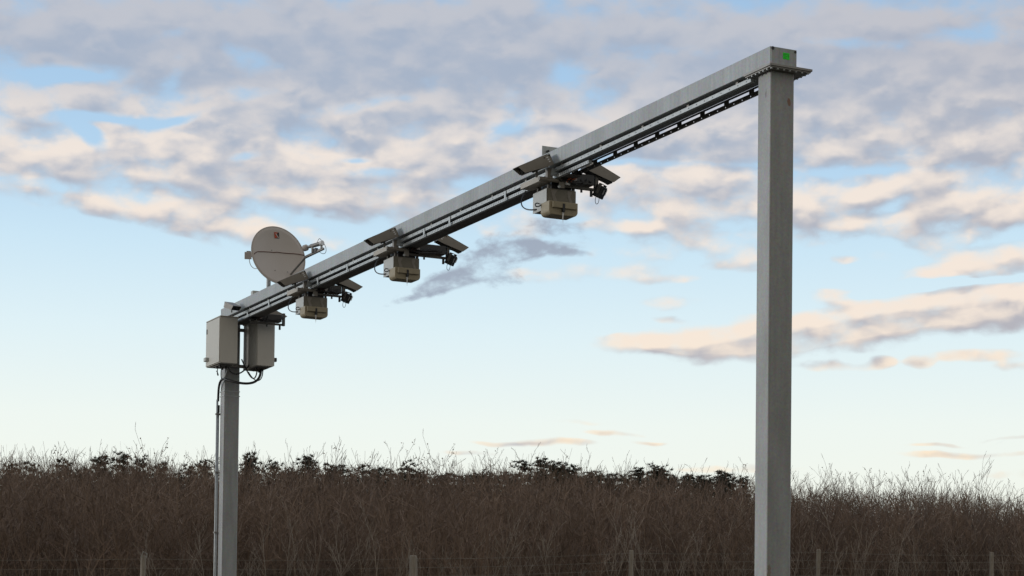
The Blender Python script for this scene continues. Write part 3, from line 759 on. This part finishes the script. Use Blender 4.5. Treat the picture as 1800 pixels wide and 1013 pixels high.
for k, dz_ in enumerate((-.07, -.25, -.43, -.60, -.78, -.95, -1.1)):
    mb = MB()
    for (t0, g0), (t1, g1) in zip(tops[:-1], tops[1:]):
        a, b = t0 + Vector((.03, -.07, dz_)), t1 + Vector((.03, -.07, dz_))
        m_ = (a + b) / 2 + Vector((0, 0, -.03))
        mb.tube([a, (a + m_) / 2 - Vector((0,0,.01)), m_, (b + m_) / 2 - Vector((0,0,.01)), b], .0032, 4)
    mb.build('wire', wire_m, fence)
mb = MB()
for (t0, g0), (t1, g1) in zip(tops[:-1], tops[1:]):
    n_ = 17
    for k in range(1, n_):
        a = t0.lerp(t1, k / n_) + Vector((.03, -.07, -.27)); mb.bar(a, a + Vector((0, 0, -.83)), .002, 3)
o = mb.build('mesh_wires', wire_m, fence); o['kind'] = 'stuff'

# ------------------------------------------------------------------ the wood
def twig_mat(name, c1, c2, sc):
    return material(name, c1, c2, sc, rough=.9)
tw_brown = twig_mat('brown_twigs', (.11,.078,.060), (.21,.155,.12), 1.1)
tw_thick = twig_mat('thicket_twigs', (.138,.095,.069), (.265,.188,.137), .45)
tw_pale = twig_mat('pale_bark', (.28,.23,.185), (.45,.38,.31), 1.4)
tw_dark = twig_mat('dark_bark', (.07,.055,.045), (.12,.095,.08), 1.4)
leaf_m = twig_mat('dead_leaves', (.13,.055,.03), (.20,.10,.05), 3)
needle = twig_mat('pine_needles', (.036,.036,.024), (.070,.068,.044), .8)
TREE_Y = [(-400,822),(0,824),(60,826),(150,826),(240,822),(300,832),(400,830),(470,838),(540,832),(620,836),(700,838),(780,842),(850,840),(930,838),(1010,842),(1080,850),(1150,845),(1200,855),(1290,862),(1400,868),(1480,872),(1560,876),(1650,872),(1720,882),(1800,890),(2200,900)]
TX, TYY = [a for a, b in TREE_Y], [b - 5 for a, b in TREE_Y]
def top_z(px, D, dy=0):                  # skyline of the wood as seen over the bank, as a height at distance D
    y = float(np.interp(px, TX, TYY)) - dy
    r = ray(px, y); return r.z / r.y * D + EYE
def spot(px, D):
    r = ray(px, 1000); return r.x / r.y * D, D

def ribbons(segs):
    """segs: list of (p0, p1, w0, w1) -> three-sided twig prisms as numpy arrays"""
    S = np.array([[*p, *q, a, b] for p, q, a, b in segs], float)
    p, q, w0, w1 = S[:, :3], S[:, 3:6], S[:, 6:7], S[:, 7:8]
    d = q - p; d /= np.linalg.norm(d, axis=1, keepdims=True) + 1e-9
    h = np.where(np.abs(d[:, 2:3]) > .9, np.array([[1., 0, 0]]), np.array([[0., 0, 1.]]))
    u = np.cross(d, h); u /= np.linalg.norm(u, axis=1, keepdims=True) + 1e-9
    v = np.cross(d, u)
    out = []
    for k in range(3):
        c, s_ = math.cos(2.094 * k), math.sin(2.094 * k)
        out.append(p + (u * c + v * s_) * w0)
    for k in range(3):
        c, s_ = math.cos(2.094 * k), math.sin(2.094 * k)
        out.append(q + (u * c + v * s_) * w1)
    V_ = np.stack(out, 1).reshape(-1, 3)
    n = len(S); b = np.arange(n)[:, None, None] * 6
    F = (np.array([[0,1,4,3],[1,2,5,4],[2,0,3,5]])[None] + b).reshape(-1, 4)
    return V_, F
def np_mesh(name, V_, F, m):
    me = bpy.data.meshes.new(name); k = F.shape[1]
    me.vertices.add(len(V_)); me.vertices.foreach_set('co', V_.astype(np.float32).ravel())
    me.loops.add(F.size); me.loops.foreach_set('vertex_index', F.astype(np.int32).ravel())
    me.polygons.add(len(F)); me.polygons.foreach_set('loop_start', np.arange(0, F.size, k, dtype=np.int32)); 
    me.update(calc_edges=True); me.materials.append(m); return me
def perp(d, rd, ang):
    o_ = d.orthogonal().normalized(); o_ = Matrix.Rotation(rd.uniform(0, 6.283), 3, d) @ o_
    return (d * math.cos(ang) + o_ * math.sin(ang)).normalized()
def grow(seed, H, r0, forks, spread, twigs, bend=.12, minr=.0035, lo=.25):
    """bare sapling: trunk segments, crown segments"""
    rd = random.Random(seed); tr, cr = [], []
    def limb(p, d, L, r, depth, store):
        n = max(3, int(L / .35)); tip = max(minr, r * .3)
        pts = [Vector(p)]
        for i in range(n):
            d = (d + Vector((rd.gauss(0, bend), rd.gauss(0, bend), rd.gauss(.05, bend * .5)))).normalized()
            pts.append(pts[-1] + d * L / n)
            store.append((pts[-2], pts[-1], r + (tip - r) * i / n, r + (tip - r) * (i + 1) / n))
            fr = (i + 1) / n
            if depth < 3 and (fr > lo if depth == 0 else fr > .15):
                for _ in range(rd.choice((1, 1, 2)) if depth == 0 else (1 if rd.random() < twigs else 0)):
                    nd = perp(d, rd, rd.uniform(*spread)); nd.z = abs(nd.z) * .8 + .25; nd.normalize()
                    limb(pts[-1], nd, L * rd.uniform(.28, .52) * (1.15 - .6 * fr), max(minr, (r + (tip - r) * fr) * .6), depth + 1, cr)
    if forks == 1:
        limb((0, 0, -.1), Vector((rd.gauss(0, .05), rd.gauss(0, .05), 1)).normalized(), H, r0, 0, tr)
    else:
        for k in range(forks):
            a = 6.283 * k / forks + rd.uniform(-.4, .4)
            limb((.04 * math.cos(a), .04 * math.sin(a), -.1), Vector((.28 * math.cos(a), .28 * math.sin(a), 1)).normalized(), H * rd.uniform(.75, 1), r0 * .8, 0, tr)
    return tr, cr
sap = []
for k in range(12):
    kind = 'far' if k < 6 else 'front'
    if kind == 'far': tr, cr = grow(100 + k, 5.0, .026, 1 if k % 2 else 3, (.28, .65), .88, .09, .0048, .35)
    else: tr, cr = grow(200 + k, 3.2, .024, 1 if k % 3 else 3, (.4, .75), .55, .10, .0055, .3)
    mt_ = (tw_dark if k < 6 else tw_pale)
    V1, F1 = ribbons(tr); V2, F2 = ribbons(cr)
    lf = None
    if k in (1, 4):
        rdl = random.Random(k); q = []; f_ = []
        ends = [c_[1] for c_ in cr if c_[1].z > 2.6]
        for _ in range(90):
            p = rdl.choice(ends) + Vector((rdl.gauss(0,.05), rdl.gauss(0,.05), rdl.gauss(0,.05)))
            a = Vector((rdl.gauss(0,1), rdl.gauss(0,1), rdl.gauss(0,1))).normalized() * .035; b = a.orthogonal().normalized() * .025
            n0 = len(q); q += [tuple(p - a), tuple(p + b), tuple(p + a), tuple(p - b)]; f_.append((n0, n0+1, n0+2, n0+3))
        lf = np_mesh('leaves', np.array(q), np.array(f_), leaf_m)
    hh = max(V1[:, 2].max(), V2[:, 2].max())
    sap.append((np_mesh('trunk', V1, F1, mt_), np_mesh('crown', V2, F2, tw_brown if k < 6 else mt_), lf, hh))
def put(name, parts, x, y, z, s, rz, label, cat, group, sz=None):
    e = bpy.data.objects.new(name, None); C.objects.link(e); e.location = (x, y, z); e.scale = (s, s, sz or s); e.rotation_euler = (rd.uniform(-.04,.04), rd.uniform(-.04,.04), rz)
    tag(e, label, cat, group)
    for nm, me in parts:
        if me is None: continue
        o = bpy.data.objects.new(nm, me); C.objects.link(o); o.parent = e
    return e
def sapling(px, D, top_px_y, k, label, group):
    x, y = spot(px, D); g = ground(x, y) - .05
    r = ray(px, top_px_y); zt = r.z / r.y * D + EYE
    me = sap[k]; s = (zt - g) / me[3]
    return put('bare_sapling', [('trunk', me[0]), ('crown', me[1]), ('leaves', me[2])], x, y, g, max(.55, min(1.0, s * .9)) , rd.uniform(0, 6.28), label, 'sapling', group, sz=s)
# saplings that stand out against the sky
marked = [(215,750,1,'tallest bare sapling left of the left post, its thin crown fanned out against the sky'),
 (630,762,4,'tall leaf-dotted bare sapling poking above the wood, left of the tallest one in the middle'),
 (722,762,1,'tallest leaf-dotted bare sapling on the skyline in the middle of the wood'),
 (800,792,3,'bare fan-shaped sapling just right of the tallest one on the skyline'),
 (878,792,0,'slender bare sapling on the skyline, straight below the grey scud cloud'),
 (985,785,5,'bare sapling rising above the pines in the middle of the skyline'),
 (1312,800,0,'bare sapling whose tip bends up beside the left edge of the tall right post'),
 (1500,800,1,'leafy-tipped bare sapling, the first tall one right of the right post'),
 (1590,812,4,'bare sapling with dotted leaves midway between the right post and the picture edge'),
 (1700,798,2,'broad bare sapling, tallest at the far right of the skyline'),
 (1655,822,0,'bare sapling leaning beside the tallest one at the far right'),
 (40,785,3,'bare sapling at the far left of the skyline')]
for px, ty, k, lb in marked:
    sapling(px, rd.uniform(54, 60), ty, k, lb + '', 'bare saplings on the skyline')
for i in range(165):
    px = -60 + 1930 * (i + rd.random()) / 165; D = rd.uniform(50, 66)
    up = rd.triangular(6, 58, 26) + (8 if px > 1400 else 0)
    sapling(px, D, float(np.interp(px, TX, TYY)) - up, rd.randrange(6), 'thin bare sapling among many along the skyline of the wood', 'bare saplings on the skyline')
# pale stems in the front of the thicket
for i in range(110):
    px = -80 + 1960 * (i + rd.random()) / 110
    for _ in range(60):
        D = rd.uniform(41, 56); x, y = spot(px, D)
        if 23.0 < unG(x, y)[1] < (24.4 if i % 3 else 29): break
    else: continue
    sapling(px, D, rd.triangular(850, 970, 940), 6 + rd.randrange(6), 'pale thin stem in the brown thicket behind the wire fence', 'pale stems at the front of the thicket')

# pines, only their heads above the brown twigs
def pine_mesh(seed):
    rd = random.Random(seed); H = 5.0
    tr = [(Vector((0,0,-.1)), Vector((.05,.02,H*.5)), .07, .05), (Vector((.05,.02,H*.5)), Vector((0,.03,H)), .05, .012)]
    V1, F1 = ribbons(tr); tuf = []
    z = 1.3
    while z < H - .05:
        f = (z - 1.3) / (H - 1.3); n = rd.choice((4, 5, 6)); a0 = rd.uniform(0, 6.28)
        for k in range(n):
            L = (1.35 * (1 - f) ** .9 + .13) * rd.uniform(.35, 1.15)
            a = a0 + 6.283 * k / n + rd.uniform(-.35, .35); el_ = rd.uniform(.05, .55) + f * .5
            d = Vector((math.cos(a) * math.cos(el_), math.sin(a) * math.cos(el_), math.sin(el_)))
            p0 = Vector((0, .02, z)); m_ = max(2, int(L / .13))
            for j in range(m_ + 1):
                if j / m_ < .25: continue
                c = p0 + d * L * j / m_ + Vector((0, 0, .22 * (j / m_) ** 2)) + Vector((rd.gauss(0,.03), rd.gauss(0,.03), rd.gauss(0,.02)))
                for _ in range(3): tuf.append((c + Vector((rd.gauss(0,.05), rd.gauss(0,.05), rd.gauss(0,.03))), (d + Vector((0,0,.5))).normalized()))
        z += rd.uniform(.22, .36) * (1.15 - .5 * f)
    tuf += [(Vector((0,.03,H - .1 + .1 * k)), Vector((0,0,1))) for k in range(3)]
    q, f_ = [], []
    for c, d in tuf:
        for _ in range(13):
            a = perp(d, rd, rd.uniform(.2, 1.4)); b = a.orthogonal().normalized(); b = Matrix.Rotation(rd.uniform(0, 6.28), 3, a) @ b
            L = rd.uniform(.07, .14); n0 = len(q); q += [tuple(c - b * .014), tuple(c + b * .014), tuple(c + a * L)]; f_.append((n0, n0+1, n0+2))
    return np_mesh('trunk', V1, F1, tw_dark), np_mesh('crown', np.array(q), np.array(f_), needle), H + .2
pines = [pine_mesh(40 + k) for k in range(5)]
PP = [(5,818),(48,812),(108,812),(132,822),(168,806),(210,800),(243,802),(285,818),(330,822),(357,814),(398,822),(430,798),(446,812),(472,814),(505,822),(537,804),(552,812),(570,814),(600,822),(628,820),(655,828),(688,826),(715,812),(742,828),(775,832),(850,826),(880,832),(925,810),(942,808),(972,818),(985,815),(1003,822),(1075,838),(1113,824),(1148,816),(1168,826),(1182,838),(1235,842),(1262,832),(1288,844)]
PP = sorted(PP + [(px, 832 + 8 * ((px * 7) % 5) / 5) for px in (22, 78, 150, 190, 226, 262, 308, 415, 490, 520, 585, 613, 672, 702, 728, 800, 826, 865, 902, 957, 1020, 1040, 1058, 1095, 1208, 1222, 1275)] + [(px, 839) for px in range(12, 1310, 33)])
for i, (px, ty) in enumerate(PP):
    D = 63 + 9 * ((i * 37) % 10) / 10; x, y = spot(px, D); g = ground(x, y); r = ray(px, ty - 6 + 12 * ((i * 13) % 5) / 5); s = (r.z / r.y * D + EYE - g) / pines[i % 5][2]
    ORD = 'first second third fourth fifth sixth seventh eighth ninth tenth eleventh twelfth thirteenth fourteenth fifteenth sixteenth seventeenth'.split()
    gL = len([q for q in PP if q[0] < 400]); n_ = len(PP)
    if px < 400: lab = 'dark pine head on the skyline, %s from the photo\'s left edge' % ORD[i] if i < 17 else 'dark pine head on the skyline, %s left of the left post' % ORD[gL - 1 - i]
    elif i - gL < 17: lab = 'dark pine head on the skyline, %s right of the left post' % ORD[i - gL]
    elif n_ - 1 - i < 17: lab = 'dark pine head on the skyline, %s left of the tall right post' % ORD[n_ - 1 - i]
    else: lab = 'dark pine head among others in the middle of the skyline'
    put('young_pine', [('trunk', pines[i % 5][0]), ('crown', pines[i % 5][1])], x, y, g - .05, s * rd.uniform(.9, 1.6), rd.uniform(0, 6.28), lab, 'pine', 'young pines in the wood', sz=s)

# the thicket itself: thousands of stems nobody could count
def thicket_stuff():
    rg = np.random.default_rng(3); P0, P1, W0, W1 = [], [], [], []
    def seg(p, q, a, b): P0.append(p); P1.append(q); W0.append(a); W1.append(b)
    n = 20500
    D = np.sqrt(rg.uniform(41**2, 76**2, n * 2)); px = rg.uniform(-550, 2400, n * 2)
    x = (px - 900) / 3509.9 * D; y = D
    a_, l_ = (x - OX) * cth + (y - OY) * sth, -(x - OX) * sth + (y - OY) * cth
    k = (l_ > 23.6)
    x, y, D, px, a_, l_ = (q[k][:n] for q in (x, y, D, px, a_, l_))
    n = len(x)
    g = np.array([ground(X, Y) for X, Y in zip(x, y)])
    zt = np.array([top_z(p, d) for p, d in zip(px, D)])
    hmax = (zt - g)
    tall = rg.random(n) < .16; hmax = np.where(tall, hmax * rg.uniform(1.02, 1.13, n), hmax)
    h = hmax * np.clip(rg.normal(.90, .12, n), .4, 1.04)
    h = np.where(l_ < 27, h * rg.uniform(.75, 1, n), h)
    base = np.stack([x, y, g - .05], 1)
    ln = rg.normal(0, .16, (n, 2)); bd = rg.normal(0, .10, (n, 2))
    pts = [base]
    for t in (.34, .67, 1.0):
        q = base.copy(); q[:, :2] += ln * h[:, None] * t + bd * h[:, None] * t * t * 1.3; q[:, 2] += h * t; pts.append(q)
    for i in range(3):
        w = .0125 * (1 - .27 * i); seg(pts[i], pts[i+1], np.full(n, w), np.full(n, w * .72))
    for r_ in range(9):
        t = rg.uniform(.18, .97, n); s_ = np.clip(t / .34, 0, 2.999); i0 = s_.astype(int); fr = (s_ - i0)[:, None]
        PT = np.stack(pts, 0); p = PT[i0, np.arange(n)] * (1 - fr) + PT[i0 + 1, np.arange(n)] * fr
        L = rg.uniform(.25, .95, n) * (1.15 - .6 * t); a = rg.uniform(0, 6.283, n); el = rg.uniform(.3, 1.25, n)
        d = np.stack([np.cos(a) * np.cos(el), np.sin(a) * np.cos(el), np.sin(el)], 1)
        q = p + d * L[:, None]; q[:, 2] = np.minimum(q[:, 2], g + hmax * 1.03)
        seg(p, q, np.full(n, .0068), np.full(n, .0035))
        d2 = d + rg.normal(0, .5, (n, 3)); d2 /= np.linalg.norm(d2, axis=1, keepdims=True); m_ = (p + q) / 2
        q2 = m_ + d2 * (L * .55)[:, None]; q2[:, 2] = np.minimum(q2[:, 2], g + hmax * 1.03)
        seg(m_, q2, np.full(n, .0050), np.full(n, .0030))
    S = np.concatenate([np.concatenate(P0), np.concatenate(P1), np.concatenate(W0)[:, None], np.concatenate(W1)[:, None]], 1)
    p, q, w0, w1 = S[:, :3], S[:, 3:6], S[:, 6:7], S[:, 7:8]
    d = q - p; d /= np.linalg.norm(d, axis=1, keepdims=True) + 1e-9
    h_ = rg.normal(0, 1, d.shape); u = np.cross(d, h_); u /= np.linalg.norm(u, axis=1, keepdims=True) + 1e-9
    V_ = np.stack([p - u * w0, p + u * w0, q + u * w1, q - u * w1], 1).reshape(-1, 3)
    F = np.arange(len(V_)).reshape(-1, 4)
    o = bpy.data.objects.new('thicket', np_mesh('thicket', V_, F, tw_thick)); C.objects.link(o)
    tag(o, 'dense brown mass of bare scrub filling the bank behind the wire fence', 'thicket', kind='stuff')
thicket_stuff()
